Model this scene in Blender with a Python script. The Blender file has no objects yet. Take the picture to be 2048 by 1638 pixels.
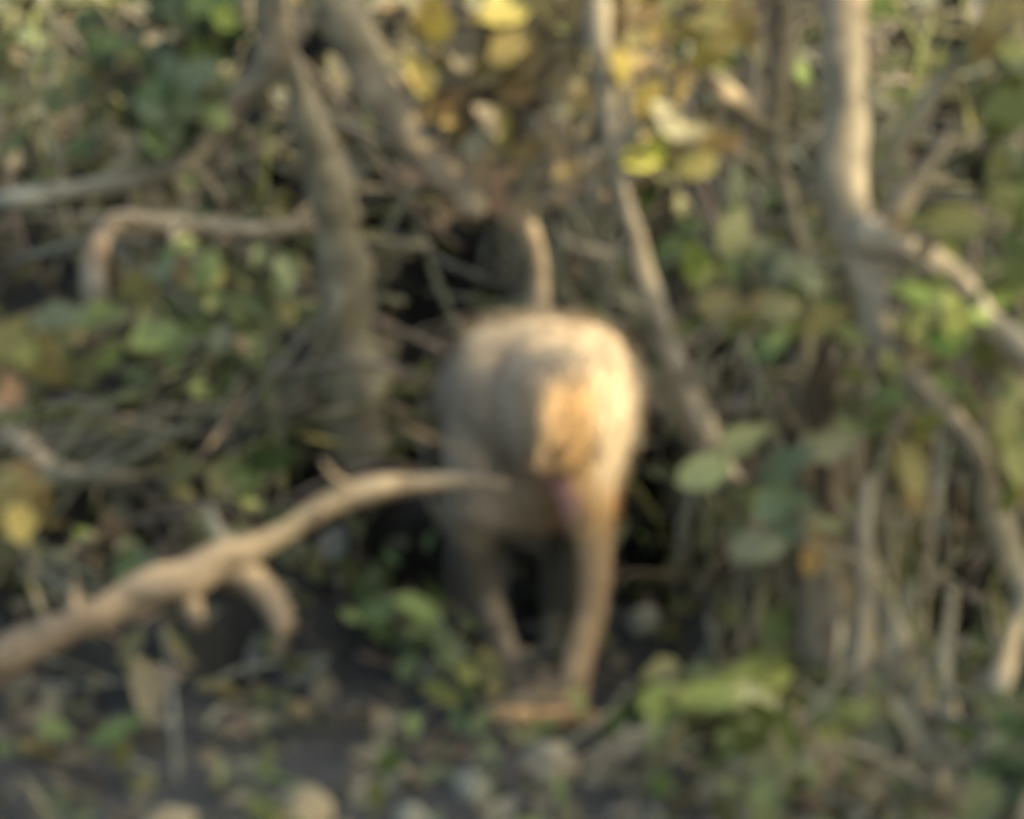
import bpy, bmesh, math, random
import numpy as np
from mathutils import Vector, Matrix, noise
R = math.radians
rng = random.Random(7)
nrng = np.random.default_rng(11)
scn = bpy.context.scene
col = scn.collection

# ------------------------------------------------------------------ camera
CAM = np.array((0.0, -8.0, 1.5))
AIM = np.array((0.0, 0.0, 0.39))
F = (AIM - CAM) / np.linalg.norm(AIM - CAM)
U = np.array((0.0, -F[2], F[1]))
DIST = float(np.linalg.norm(AIM - CAM))
TH = 0.632 / DIST                      # tangent of half the horizontal field of view
cam = bpy.data.cameras.new('camera')
camo = bpy.data.objects.new('camera', cam)
col.objects.link(camo)
camo.location = CAM
camo.rotation_euler = (math.pi / 2 + math.asin(F[2]), 0, 0)
cam.sensor_width = 36.0
cam.lens = 18.0 / TH
cam.clip_end = 500.0
cam.dof.use_dof = True                 # a long lens that missed its focus: the photograph is soft all over
cam.dof.focus_distance = 60.0
BLUR = 0.024                          # metres of blur at the animal
cam.dof.aperture_fstop = (cam.lens / 1000.0) / (BLUR / (1 - DIST / 60.0))
scn.camera = camo

# ------------------------------------------------------------------ sky, sun, exposure
SUN_EL, SUN_AZ = R(38), R(113)          # azimuth clockwise from +Y (the view direction)
w = bpy.data.worlds.new('World')
scn.world = w
w.use_nodes = True
nt = w.node_tree
sky = nt.nodes.new('ShaderNodeTexSky')
sky.sky_type = 'NISHITA'
sky.sun_disc = False
sky.dust_density = 3.0
sky.sun_elevation = SUN_EL
sky.sun_rotation = SUN_AZ
nt.links.new(sky.outputs[0], nt.nodes['Background'].inputs[0])
nt.nodes['Background'].inputs[1].default_value = 0.15
sun = bpy.data.lights.new('sun', 'SUN')
sun.energy = 3.0
sun.angle = R(0.53)
sun.color = (1.0, 0.86, 0.66)
suno = bpy.data.objects.new('sun', sun)
col.objects.link(suno)
to_sun = Vector((math.sin(SUN_AZ) * math.cos(SUN_EL), math.cos(SUN_AZ) * math.cos(SUN_EL), math.sin(SUN_EL)))
suno.rotation_euler = to_sun.to_track_quat('Z', 'Y').to_euler()
scn.view_settings.view_transform = 'Standard'
scn.view_settings.look = 'None'
scn.view_settings.exposure = 1.58
scn.view_settings.gamma = 1.0
scn.view_settings.use_white_balance = True        # balanced for shade
scn.view_settings.white_balance_temperature = 7800
scn.view_settings.white_balance_tint = 4

# ------------------------------------------------------------------ photo pixels <-> points in the place
def P(px, py, y=0.0):
    """point at depth y that stands at a pixel of the 2048 x 1638 photograph"""
    d = F + np.array((1, 0, 0)) * ((px - 1024) / 1024 * TH) + U * ((819 - py) / 1024 * TH)
    t = (y - CAM[1]) / d[1]
    return CAM + d * t
def project(p):
    d = np.asarray(p) - CAM
    dep = d @ F
    return 1024 + d[..., 0] / dep / TH * 1024, 819 - (d @ U) / dep / TH * 1024
MPP = 0.632 / 1024                     # metres per photo pixel at the animal

# ------------------------------------------------------------------ materials
def mat(name, build):
    m = bpy.data.materials.new(name)
    m.use_nodes = True
    n, l = m.node_tree.nodes, m.node_tree.links
    b = n['Principled BSDF']
    build(m, n, l, b)
    return m
def varied(n, l, b, scale, amount, dark=0.6, light=1.3, detail=6):
    """vertex colour of the thing, broken up by fine mottling"""
    a = n.new('ShaderNodeAttribute'); a.attribute_name = 'Col'
    t = n.new('ShaderNodeTexCoord')
    z = n.new('ShaderNodeTexNoise'); z.inputs['Scale'].default_value = scale; z.inputs['Detail'].default_value = detail
    l.new(t.outputs['Object'], z.inputs['Vector'])
    r = n.new('ShaderNodeMapRange')
    r.inputs[1].default_value = .3; r.inputs[2].default_value = .7
    r.inputs[3].default_value = dark; r.inputs[4].default_value = light
    l.new(z.outputs[0], r.inputs[0])
    mx = n.new('ShaderNodeMix'); mx.data_type = 'RGBA'; mx.blend_type = 'MULTIPLY'; mx.inputs[0].default_value = amount
    l.new(a.outputs['Color'], mx.inputs[6]); l.new(r.outputs[0], mx.inputs[7])
    l.new(mx.outputs[2], b.inputs['Base Color'])
    return z, mx
def m_leaf(m, n, l, b):
    z, mx = varied(n, l, b, 60, .7)
    b.inputs['Roughness'].default_value = .55
    tr = n.new('ShaderNodeBsdfTranslucent'); l.new(mx.outputs[2], tr.inputs[0])
    ms = n.new('ShaderNodeMixShader'); ms.inputs[0].default_value = .28
    l.new(b.outputs[0], ms.inputs[1]); l.new(tr.outputs[0], ms.inputs[2])
    l.new(ms.outputs[0], n['Material Output'].inputs[0])
def m_bark(m, n, l, b):
    z, mx = varied(n, l, b, 28, .9, .45, 1.4)
    b.inputs['Roughness'].default_value = .9
    bp = n.new('ShaderNodeBump'); bp.inputs['Strength'].default_value = .6; bp.inputs['Distance'].default_value = .004
    l.new(z.outputs[0], bp.inputs['Height']); l.new(bp.outputs[0], b.inputs['Normal'])
def m_soil(m, n, l, b):
    z, mx = varied(n, l, b, 22, .9, .4, 1.6, 9)
    b.inputs['Roughness'].default_value = 1.0
    bp = n.new('ShaderNodeBump'); bp.inputs['Strength'].default_value = 1.0; bp.inputs['Distance'].default_value = .02
    l.new(z.outputs[0], bp.inputs['Height']); l.new(bp.outputs[0], b.inputs['Normal'])
def m_fur(m, n, l, b):
    varied(n, l, b, 45, .6, .75, 1.25)
    b.inputs['Roughness'].default_value = .75
    b.inputs['Sheen Weight'].default_value = .15
def m_stone(m, n, l, b):
    z, mx = varied(n, l, b, 25, .8, .6, 1.35)
    b.inputs['Roughness'].default_value = .95
    bp = n.new('ShaderNodeBump'); bp.inputs['Strength'].default_value = .5; bp.inputs['Distance'].default_value = .006
    l.new(z.outputs[0], bp.inputs['Height']); l.new(bp.outputs[0], b.inputs['Normal'])
M_LEAF = mat('leaf', m_leaf); M_BARK = mat('bark', m_bark); M_SOIL = mat('soil', m_soil)
M_FUR = mat('fur', m_fur); M_STONE = mat('stone', m_stone)

C = dict(
    tan=(.27, .225, .140), taupe=(.245, .22, .150), grey=(.21, .208, .16), brown=(.16, .130, .078), dark=(.045, .040, .030),
    rust=(.26, .145, .060), peach=(.46, .300, .180), gold=(.31, .22, .080), yellow=(.50, .385, .10), mustard=(.28, .23, .080),
    lime=(.44, .46, .045), bright=(.26, .34, .065), green=(.115, .165, .050), olive=(.160, .165, .060), deep=(.050, .085, .030),
    bluegreen=(.11, .15, .080), greygreen=(.20, .225, .13), pale=(.37, .35, .21), moss=(.17, .20, .050), bark=(.19, .165, .115),
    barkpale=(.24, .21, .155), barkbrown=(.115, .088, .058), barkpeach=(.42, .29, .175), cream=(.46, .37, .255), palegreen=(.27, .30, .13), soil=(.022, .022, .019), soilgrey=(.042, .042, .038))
def jit(c, a=.18):
    k = 1 + rng.uniform(-a, a)
    return tuple(max(.005, v * k * (1 + rng.uniform(-a, a) * .5)) for v in c)

# ------------------------------------------------------------------ mesh builder
class MB:
    def __init__(s): s.v, s.f, s.c = [], [], []
    def add(s, vs, fs, cs):
        k = len(s.v); s.v += [tuple(v) for v in vs]
        s.f += [tuple(i + k for i in f) for f in fs]
        s.c += [cs] * len(vs) if not isinstance(cs, list) else cs
    def mesh(s, name, m, smooth=True):
        me = bpy.data.meshes.new(name)
        me.from_pydata(s.v, [], s.f)
        a = me.color_attributes.new('Col', 'FLOAT_COLOR', 'POINT')
        a.data.foreach_set('color', np.array([(*c, 1.0) for c in s.c], 'f').ravel())
        me.materials.append(m)
        if smooth: me.polygons.foreach_set('use_smooth', [True] * len(me.polygons))
        me.update()
        return me
    def build(s, name, m, parent=None, smooth=True):
        o = bpy.data.objects.new(name, s.mesh(name, m, smooth))
        col.objects.link(o)
        if parent is not None:
            o.parent = parent
            o.matrix_parent_inverse = Matrix.Translation(parent.location).inverted()
        return o
def tag(o, label, cat, group=None):
    o['label'] = label; o['category'] = cat
    if group: o['group'] = group
    return o
def thing(name, label, cat, loc, group=None):
    e = bpy.data.objects.new(name, None); e.empty_display_size = .05
    e.location = tuple(loc); col.objects.link(e)
    return tag(e, label, cat, group)

def spline(pts, step=.02):
    pts = [np.asarray(p, float) for p in pts]
    q = [2 * pts[0] - pts[1]] + pts + [2 * pts[-1] - pts[-2]]
    out = []
    for i in range(1, len(q) - 2):
        n = max(2, int(np.linalg.norm((q[i + 1] - q[i])[:3]) / step))
        for k in range(n):
            t = k / n
            out.append(.5 * (2 * q[i] + (q[i + 1] - q[i - 1]) * t + (2 * q[i - 1] - 5 * q[i] + 4 * q[i + 1] - q[i + 2]) * t * t
                             + (3 * q[i] - q[i - 1] - 3 * q[i + 1] + q[i + 2]) * t ** 3))
    out.append(pts[-1])
    return out
def tube(mb, pts4, color, step=.016, sides=10, rough=.24, cap=True):
    """knotty tapering stem through (x, y, z, radius) points; colour may be a function of the position along it"""
    s = spline(pts4, step)
    n = len(s)
    up = np.array((.3, .5, .8)); vs, fs, cs = [], [], []
    seed = rng.uniform(0, 50)
    for i, p in enumerate(s):
        t = s[min(i + 1, n - 1)][:3] - s[max(i - 1, 0)][:3]
        t = t / (np.linalg.norm(t) + 1e-9)
        a = np.cross(t, up); a /= np.linalg.norm(a) + 1e-9
        b = np.cross(t, a)
        cc = color(i / (n - 1)) if callable(color) else color
        for k in range(sides):
            th = 2 * math.pi * k / sides
            nz = noise.noise(Vector((p[0] * 14 + math.cos(th) * .9 + seed, p[1] * 14 + math.sin(th) * .9, p[2] * 14)))
            r = max(.0012, p[3]) * (1 + rough * 2.2 * nz)
            vs.append(p[:3] + (a * math.cos(th) + b * math.sin(th)) * r)
            g = 1 + .35 * noise.noise(Vector((p[0] * 9 + seed, p[1] * 9 + th * .4, p[2] * 9)))
            cs.append(tuple(v * g for v in cc))
    for i in range(n - 1):
        for k in range(sides):
            k2 = (k + 1) % sides
            fs.append((i * sides + k, i * sides + k2, (i + 1) * sides + k2, (i + 1) * sides + k))
    if cap:
        fs.append(tuple(range(sides - 1, -1, -1))); fs.append(tuple((n - 1) * sides + k for k in range(sides)))
    mb.add(vs, fs, cs)
def leaf(mb, p, d, nrm, L, W, c, curl=.25, fold=.25):
    """one leaf blade: base p, direction d, face normal nrm; drooping tip, folded midrib, uneven outline"""
    d = np.asarray(d, float); d /= np.linalg.norm(d) + 1e-9
    nrm = np.asarray(nrm, float); nrm = nrm - d * (nrm @ d); nrm /= np.linalg.norm(nrm) + 1e-9
    s = np.cross(d, nrm)
    prof = ((0, .04), (.18, .34), (.42, .5), (.68, .40), (.87, .2), (1, .01))
    vs, cs = [], []
    ca = tuple(v * .85 for v in c)
    ph = rng.uniform(0, 6)
    for t, wd in prof:
        z = -curl * L * t * t
        for side in (-1, 0, 1):
            wob = 1 + .16 * math.sin(t * 13 + ph + side)
            q = np.asarray(p) + d * L * t + s * side * W * wd * wob + nrm * (z + fold * W * wd * abs(side))
            vs.append(q); cs.append(ca if side == 0 else c)
    fs = []
    for i in range(len(prof) - 1):
        a = i * 3
        fs += [(a, a + 1, a + 4, a + 3), (a + 1, a + 2, a + 5, a + 4)]
    mb.add(vs, fs, cs)

# ------------------------------------------------------------------ the ground: forest floor rising into a bank
PITS = [  # hollows: px, py, rx, ry, depth in metres
    (900, 580, 150, 85, .17), (820, 680, 75, 110, .17), (725, 340, 55, 85, .14), (780, 450, 60, 60, .12), (480, 335, 85, 35, .16),
    (340, 230, 65, 95, .15), (430, 90, 130, 60, .14), (620, 120, 45, 50, .16), (800, 900, 80, 40, .18), (700, 1070, 160, 40, .2),
    (880, 1120, 170, 75, .25), (1040, 1180, 110, 90, .25), (1300, 1110, 90, 75, .25), (1320, 930, 55, 70, .2), (1500, 730, 130, 75, .25),
    (1490, 800, 60, 50, .2), (1575, 850, 50, 40, .2), (1330, 1320, 170, 50, .2), (1890, 1230, 115, 100, .25), (1850, 125, 70, 65, .22),
    (1885, 320, 45, 50, .2), (1935, 385, 60, 32, .2), (1560, 430, 65, 60, .18), (1335, 420, 50, 90, .14), (180, 1400, 130, 80, .14),
    (470, 1310, 85, 60, .14), (480, 1460, 130, 70, .08), (570, 1400, 60, 60, .08), (730, 1300, 90, 60, .1), (830, 1450, 110, 70, .08),
    (1230, 1530, 120, 80, .05), (200, 1030, 110, 55, .14), (310, 970, 70, 40, .12), (540, 920, 110, 50, .12), (1560, 990, 50, 60, .14),
    (1870, 1050, 80, 45, .16), (1720, 930, 40, 70, .14), (1880, 1430, 60, 60, .1), (950, 490, 50, 28, .12), (600, 1000, 60, 40, .1)]
def smooth_bank(x, y):
    e = np.maximum(y - .22, 0)
    z = .98 * (np.sqrt(e * e + .02) - .1414)
    z = np.where(y > 3.0, .98 * 2.65 + (y - 3.0) * .12, z)
    return z
dense_x = np.arange(-1.9, 1.901, .018)
gx = np.concatenate((-np.geomspace(60, 2.0, 22), dense_x, np.geomspace(2.0, 60, 22)))
gy = np.concatenate((-np.geomspace(30, 2.2, 16), np.arange(-2.1, 2.6, .018), np.geomspace(2.7, 90, 26)))
GX, GY = np.meshgrid(gx, gy)
GZ = smooth_bank(GX, GY)
def fnoise(X, Y, sc, oct_=3):
    out = np.zeros_like(X)
    for j in range(X.shape[0]):
        for i in range(X.shape[1]):
            out[j, i] = noise.fractal(Vector((X[j, i] * sc, Y[j, i] * sc, 3.7)), 1.0, 2.0, oct_)
    return out
bump = fnoise(GX, GY, 3.2, 4)
slope = np.clip((GY - .2) / .3, 0, 1)
GZ = GZ + bump * (.018 + .05 * slope)
GP = np.stack((GX, GY, GZ), -1)
px, py = project(GP.reshape(-1, 3))
px = px.reshape(GX.shape); py = py.reshape(GX.shape)
PIT = np.zeros_like(GX)
visible = (GP[..., 1] > -1.6) & (GP[..., 1] < 2.6) & (np.abs(GP[..., 0]) < 1.9)
for a, b, ra, rb, dp in PITS:
    g = np.exp(-(((px - a) / ra) ** 2 + ((py - b) / rb) ** 2) ** 1.3)
    PIT = np.maximum(PIT, np.where(visible, g * dp, 0))
flat = 1 - slope
GP[..., 1] += PIT * slope * .9
GP[..., 2] -= PIT * (slope * .55 + flat * .22)
ny, nx = GX.shape
# normals of the sheet
du = np.gradient(GP, axis=1); dv = np.gradient(GP, axis=0)
GN = np.cross(du, dv); GN /= np.linalg.norm(GN, axis=-1, keepdims=True) + 1e-9
px, py = project(GP.reshape(-1, 3)); px = px.reshape(GX.shape); py = py.reshape(GX.shape)
me = bpy.data.meshes.new('ground')
idx = np.arange(nx * ny).reshape(ny, nx)
quads = np.stack((idx[:-1, :-1], idx[:-1, 1:], idx[1:, 1:], idx[1:, :-1]), -1).reshape(-1, 4)
me.from_pydata([tuple(v) for v in GP.reshape(-1, 3)], [], [tuple(int(i) for i in q) for q in quads])
ca = me.color_attributes.new('Col', 'FLOAT_COLOR', 'POINT')
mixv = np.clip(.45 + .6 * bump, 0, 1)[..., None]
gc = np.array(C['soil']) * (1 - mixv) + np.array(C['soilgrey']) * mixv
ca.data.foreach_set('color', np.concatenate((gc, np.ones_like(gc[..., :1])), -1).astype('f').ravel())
me.materials.append(M_SOIL); me.polygons.foreach_set('use_smooth', [True] * len(me.polygons)); me.update()
ground = bpy.data.objects.new('ground', me); col.objects.link(ground); ground['kind'] = 'structure'
j0, j1 = np.searchsorted(gy, -1.5), np.searchsorted(gy, 2.5)
i0, i1 = np.searchsorted(gx, -1.6), np.searchsorted(gx, 1.6)
def ground_at(x, y):
    j = int(np.clip(np.searchsorted(gy, y), 0, ny - 1)); i = int(np.clip(np.searchsorted(gx, x), 0, nx - 1))
    return GP[j, i]
def on_ground(a, b):
    """the nearest point of the ground seen at a photo pixel"""
    q = (px[j0:j1, i0:i1] - a) ** 2 + (py[j0:j1, i0:i1] - b) ** 2
    m = q < 18 ** 2
    if m.any():
        yy = np.where(m, GP[j0:j1, i0:i1, 1], 99)
        k = np.unravel_index(np.argmin(yy), yy.shape)
    else:
        k = np.unravel_index(np.argmin(q), q.shape)
    return GP[j0 + k[0], i0 + k[1]].copy(), GN[j0 + k[0], i0 + k[1]].copy()

# ------------------------------------------------------------------ unseen tree right of the view, its crown gaps shaped to place the sunflecks
SUNFLECKS = [  # where crown gaps are cut to let sun through: px, py, rx, ry, depth
    (1215, 810, 85, 150, -.03), (1140, 650, 150, 40, .03), (1150, 660, 140, 30, -.03), (1160, 850, 65, 105, -.08), (965, 670, 85, 32, .05), (1690, 60, 90, 170, .04), (1690, 20, 70, 120, .09), (1685, 290, 50, 60, .07), (980, 390, 70, 40, .05),
    (320, 1165, 100, 40, -.14), (480, 1110, 70, 45, -.14), (730, 985, 100, 35, -.14), (1310, 250, 70, 100, .18), (1435, 60, 70, 60, .2), (860, 80, 50, 100, .26),
    (250, 450, 60, 35, .45), (190, 540, 35, 70, .5), (1880, 620, 100, 80, .0), (1450, 910, 90, 60, -.02), (1430, 1405, 150, 40, -.20), (1075, 1425, 70, 22, -.07), (30, 880, 60, 70, .3), (1010, 60, 90, 60, .26),
    (1800, 410, 60, 40, .08), (1480, 200, 60, 40, .3), (1920, 900, 50, 120, .05), (930, 230, 90, 60, .28), (960, 120, 130, 80, .24), (1040, 330, 60, 50, .24), (1090, 200, 70, 80, .28), (1000, 400, 60, 60, .3),
    (400, 860, 60, 40, .5), (2010, 40, 60, 60, .1), (1985, 1400, 30, 120, -.2), (540, 40, 45, 80, .4), (1203, 110, 25, 200, .13), (1850, 515, 100, 30, .03), (1690, 350, 40, 60, .07), (1262, 450, 45, 160, .12), (1075, 530, 35, 110, .30), (950, 385, 60, 50, .26), (1040, 440, 60, 55, .26), (790, 200, 60, 90, .2)]
TS = np.array(to_sun)
FL = []
for x_, y_, rx_, ry_, dp_ in SUNFLECKS:
    nx_, nz_ = max(1, int(rx_ / 30)), max(1, int(ry_ / 30))
    for a_ in np.linspace(-1, 1, 2 * nx_ + 1):
        for b_ in np.linspace(-1, 1, 2 * nz_ + 1):
            if a_ * a_ + b_ * b_ < 1.05: FL.append(P(x_ + a_ * (rx_ - 20), y_ + b_ * (ry_ - 20), dp_))
FL = np.array(FL)
def lets_sun_through(p, margin=.034):
    d = p[None] - FL
    d = d - (d @ TS)[:, None] * TS[None]
    return bool((np.einsum('ij,ij->i', d, d) < margin * margin).any())
tree_base = np.array((4.4, -2.6, 0.0))
shade = thing('tree', 'unseen leafy tree off to the right of the animal, its crown shaped to shade the floor', 'tree', tree_base)
crown, wood = MB(), MB()
n_cr = 0
while n_cr < 15000:
    p = np.array((rng.uniform(-1.2, 1.2), rng.uniform(-1.3, .9), rng.uniform(0, .95))) + TS * rng.uniform(3.5, 4.4)
    if lets_sun_through(p): continue
    n_cr += 1
    d = np.array((rng.gauss(0, 1), rng.gauss(0, 1), rng.gauss(-.3, .6)))
    L = rng.uniform(.05, .08); d /= np.linalg.norm(d)
    leaf(crown, p - d * L * .5, d, TS + np.array((rng.gauss(0, .4), rng.gauss(0, .4), rng.gauss(0, .4))), L, L * .62, jit(C['green'], .2), .2, .15)
fork_at = np.array((4.3, -2.35, 3.3))
tube(wood, [(*(tree_base - np.array((0, 0, .1))), .13), (4.5, -2.55, 1.3, .11), (4.35, -2.45, 2.4, .09), (*fork_at, .07)], C['barkbrown'], .08, 12)
for k in range(40):
    ta, tb = rng.uniform(-800, 2900), rng.uniform(-800, 2600)
    clear = True
    for t in np.linspace(0, 1, 40):
        if lets_sun_through(fork_at + (P(ta, tb, .05) + TS * 4.4 - fork_at) * t, .04): clear = False
    if not clear: continue
    e = P(ta, tb, .05) + TS * 4.4
    tube(wood, [(*fork_at, .035), (*((fork_at + e) / 2), .022), (*e, .008)], C['barkbrown'], .1, 7)
wood.build('trunk', M_BARK, shade); crown.build('crown', M_LEAF, shade)

# ------------------------------------------------------------------ what covers the floor, patch by patch
BASE = (('taupe', .22), ('grey', .16), ('tan', .10), ('brown', .13), ('olive', .20), ('green', .14), ('greygreen', .04), ('dark', .02))
PATCH = [  # px, py, rx, ry, kind, weight
    (420, 620, 210, 150, 'olive', 1.6), (430, 660, 190, 130, 'green', 1.6), (570, 540, 60, 55, 'deep', 3), (310, 680, 80, 50, 'green', 3),
    (330, 240, 80, 95, 'deep', 4), (390, 160, 70, 60, 'bluegreen', 2.5), (420, 20, 70, 35, 'green', 4), (140, 100, 70, 40, 'green', 2),
    (500, 930, 110, 45, 'green', 3), (430, 380, 80, 40, 'green', 2), (850, 1280, 110, 70, 'green', 3), (1450, 470, 70, 70, 'greygreen', 2.5),
    (1400, 545, 50, 60, 'bright', 2), (1600, 545, 70, 50, 'greygreen', 3), (1880, 620, 120, 80, 'bright', 2.5), (1640, 650, 150, 50, 'olive', 3),
    (2020, 430, 60, 150, 'green', 4), (2030, 220, 60, 60, 'moss', 4), (1790, 800, 150, 60, 'green', 3), (1430, 1410, 180, 70, 'moss', 5),
    (1700, 1450, 90, 70, 'moss', 3), (1560, 1540, 80, 80, 'moss', 3), (2030, 1560, 60, 130, 'deep', 6), (110, 640, 90, 45, 'bluegreen', 4),
    (1300, 1480, 50, 70, 'green', 4), (1000, 100, 200, 190, 'gold', 2.4), (1040, 80, 190, 160, 'brown', 1.2), (1400, 300, 120, 90, 'mustard', 2.2),
    (1300, 120, 150, 120, 'mustard', 1.5), (1830, 920, 60, 100, 'mustard', 3), (1950, 340, 50, 50, 'mustard', 3), (2030, 880, 60, 140, 'moss', 3),
    (2000, 60, 100, 90, 'mustard', 2.5), (20, 690, 90, 70, 'mustard', 4), (20, 1010, 80, 80, 'mustard', 4), (20, 790, 60, 70, 'peach', 2.5),
    (990, 390, 130, 90, 'peach', 2.6), (1100, 470, 90, 130, 'taupe', 3), (730, 210, 120, 120, 'taupe', 4), (420, 850, 160, 80, 'taupe', 2.5),
    (440, 800, 150, 60, 'greygreen', 2.0), (680, 560, 80, 230, 'brown', 2.5), (80, 190, 90, 150, 'taupe', 2.2), (60, 50, 70, 50, 'greygreen', 2),
    (1720, 480, 110, 60, 'brown', 2), (1660, 1290, 130, 180, 'taupe', 2.5), (700, 800, 180, 80, 'brown', 2), (120, 520, 120, 60, 'taupe', 2.5),
    (200, 370, 150, 40, 'grey', 3), (600, 220, 120, 100, 'brown', 1.5), (640, 20, 60, 40, 'mustard', 2), (900, 240, 140, 60, 'brown', 2),
    (80, 1260, 100, 130, 'taupe', 2), (170, 1580, 170, 60, 'brown', 2), (620, 1610, 220, 40, 'taupe', 4), (1650, 1610, 150, 60, 'brown', 2), (1850, 1480, 120, 100, 'grey', 2), (1800, 1300, 220, 260, 'taupe', 2.2), (1600, 1100, 160, 200, 'brown', 1.4), (200, 250, 300, 240, 'taupe', 1.6), (500, 300, 200, 200, 'grey', 1.2), (500, 760, 300, 160, 'olive', 2.0), (300, 500, 300, 250, 'olive', 1.0)]
GREENS = {'olive', 'green', 'deep', 'bluegreen', 'greygreen', 'bright', 'moss', 'lime'}
def kind_at(a, b):
    ws = [[k, v] for k, v in BASE]
    for x, y, ra, rb, k, wt in PATCH:
        g = math.exp(-(((a - x) / ra) ** 2 + ((b - y) / rb) ** 2))
        if g > .03: ws.append([k, wt * g])
    t = rng.uniform(0, sum(v for _, v in ws))
    for k, v in ws:
        t -= v
        if t <= 0: return k
    return 'taupe'
def pit_at(a, b):
    d = 0
    for x, y, ra, rb, dp in PITS:
        d = max(d, math.exp(-(((a - x) / (ra * 1.0)) ** 2 + ((b - y) / (rb * 1.0)) ** 2) ** 1.4))
    return d
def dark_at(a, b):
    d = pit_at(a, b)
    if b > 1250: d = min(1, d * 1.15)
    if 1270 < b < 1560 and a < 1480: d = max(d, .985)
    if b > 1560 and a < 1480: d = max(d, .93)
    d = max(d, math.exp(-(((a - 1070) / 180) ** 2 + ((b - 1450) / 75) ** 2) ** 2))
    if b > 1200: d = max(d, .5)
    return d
litter, under, twigs = MB(), MB(), MB()
NL = 21000
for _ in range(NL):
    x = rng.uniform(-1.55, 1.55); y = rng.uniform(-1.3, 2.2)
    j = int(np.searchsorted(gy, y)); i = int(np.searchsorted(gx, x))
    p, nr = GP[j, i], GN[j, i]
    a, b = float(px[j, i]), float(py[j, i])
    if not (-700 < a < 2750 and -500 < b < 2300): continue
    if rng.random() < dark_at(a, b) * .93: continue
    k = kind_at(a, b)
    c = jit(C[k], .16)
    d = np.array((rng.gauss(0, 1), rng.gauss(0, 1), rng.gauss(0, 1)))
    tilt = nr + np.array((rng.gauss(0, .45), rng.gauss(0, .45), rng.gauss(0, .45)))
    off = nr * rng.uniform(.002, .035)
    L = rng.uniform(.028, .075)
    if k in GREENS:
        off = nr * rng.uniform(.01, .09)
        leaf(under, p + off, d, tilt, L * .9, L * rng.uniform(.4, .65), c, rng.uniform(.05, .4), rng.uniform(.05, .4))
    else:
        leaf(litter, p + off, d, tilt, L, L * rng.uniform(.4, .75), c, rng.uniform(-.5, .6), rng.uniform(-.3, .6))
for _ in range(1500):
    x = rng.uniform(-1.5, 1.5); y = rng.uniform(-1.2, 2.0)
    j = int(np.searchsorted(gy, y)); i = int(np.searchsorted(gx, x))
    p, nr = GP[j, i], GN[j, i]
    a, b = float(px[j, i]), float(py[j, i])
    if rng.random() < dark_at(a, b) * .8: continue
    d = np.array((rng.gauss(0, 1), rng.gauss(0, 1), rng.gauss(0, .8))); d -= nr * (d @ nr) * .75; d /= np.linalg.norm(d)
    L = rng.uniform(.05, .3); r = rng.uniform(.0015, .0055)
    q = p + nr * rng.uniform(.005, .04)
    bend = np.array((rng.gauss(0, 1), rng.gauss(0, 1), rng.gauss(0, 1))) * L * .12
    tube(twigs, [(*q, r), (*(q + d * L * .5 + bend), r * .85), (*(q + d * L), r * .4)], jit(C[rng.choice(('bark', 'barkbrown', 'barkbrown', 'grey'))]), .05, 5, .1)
brush = MB()
ZONES = [(250, 250, 330, 260, 110, None), (520, 560, 330, 300, 55, None), (900, 560, 150, 110, 12, None), (760, 330, 120, 120, 60, None), (1120, 480, 90, 110, 50, 80), (1500, 420, 200, 250, 110, None),
         (1850, 250, 200, 250, 110, None), (1750, 1200, 220, 320, 190, 90), (1560, 950, 160, 200, 60, 70), (250, 900, 300, 150, 36, 15), (1380, 900, 90, 200, 40, 110), (1900, 800, 160, 200, 70, 100), (600, 820, 220, 90, 16, 15)]
for zx, zy, zrx, zry, n, ang in ZONES:
    for _ in range(n):
        a, b = rng.gauss(zx, zrx * .6), rng.gauss(zy, zry * .6)
        if pit_at(a, b) > .4 and rng.random() < .75: continue
        g, n_ = on_ground(a, b)
        r = R(rng.uniform(0, 180) if ang is None else rng.gauss(ang, 18))
        L = rng.uniform(.08, .38); rad = rng.uniform(.002, .0065)
        d = np.array((math.cos(r), rng.uniform(-.25, .25), math.sin(r)))
        q = g + np.array((0, -rng.uniform(.02, .12), rng.uniform(-.01, .04)))
        b_ = np.array((rng.gauss(0, 1), rng.gauss(0, .6), rng.gauss(0, 1))) * L * .1
        tube(brush, [(*(q - d * L * .5), rad), (*(q + b_), rad * .9), (*(q + d * L * .5), rad * .45)], jit(C[rng.choice(('bark', 'taupe', 'grey', 'grey', 'olive'))], .2), .05, 5, .1)
for nm, mb, m in (('brushwood', brush, M_BARK), ('leaf_litter', litter, M_LEAF), ('undergrowth', under, M_LEAF), ('twig_litter', twigs, M_BARK)):
    o = mb.build(nm, m); o['kind'] = 'stuff'

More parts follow.
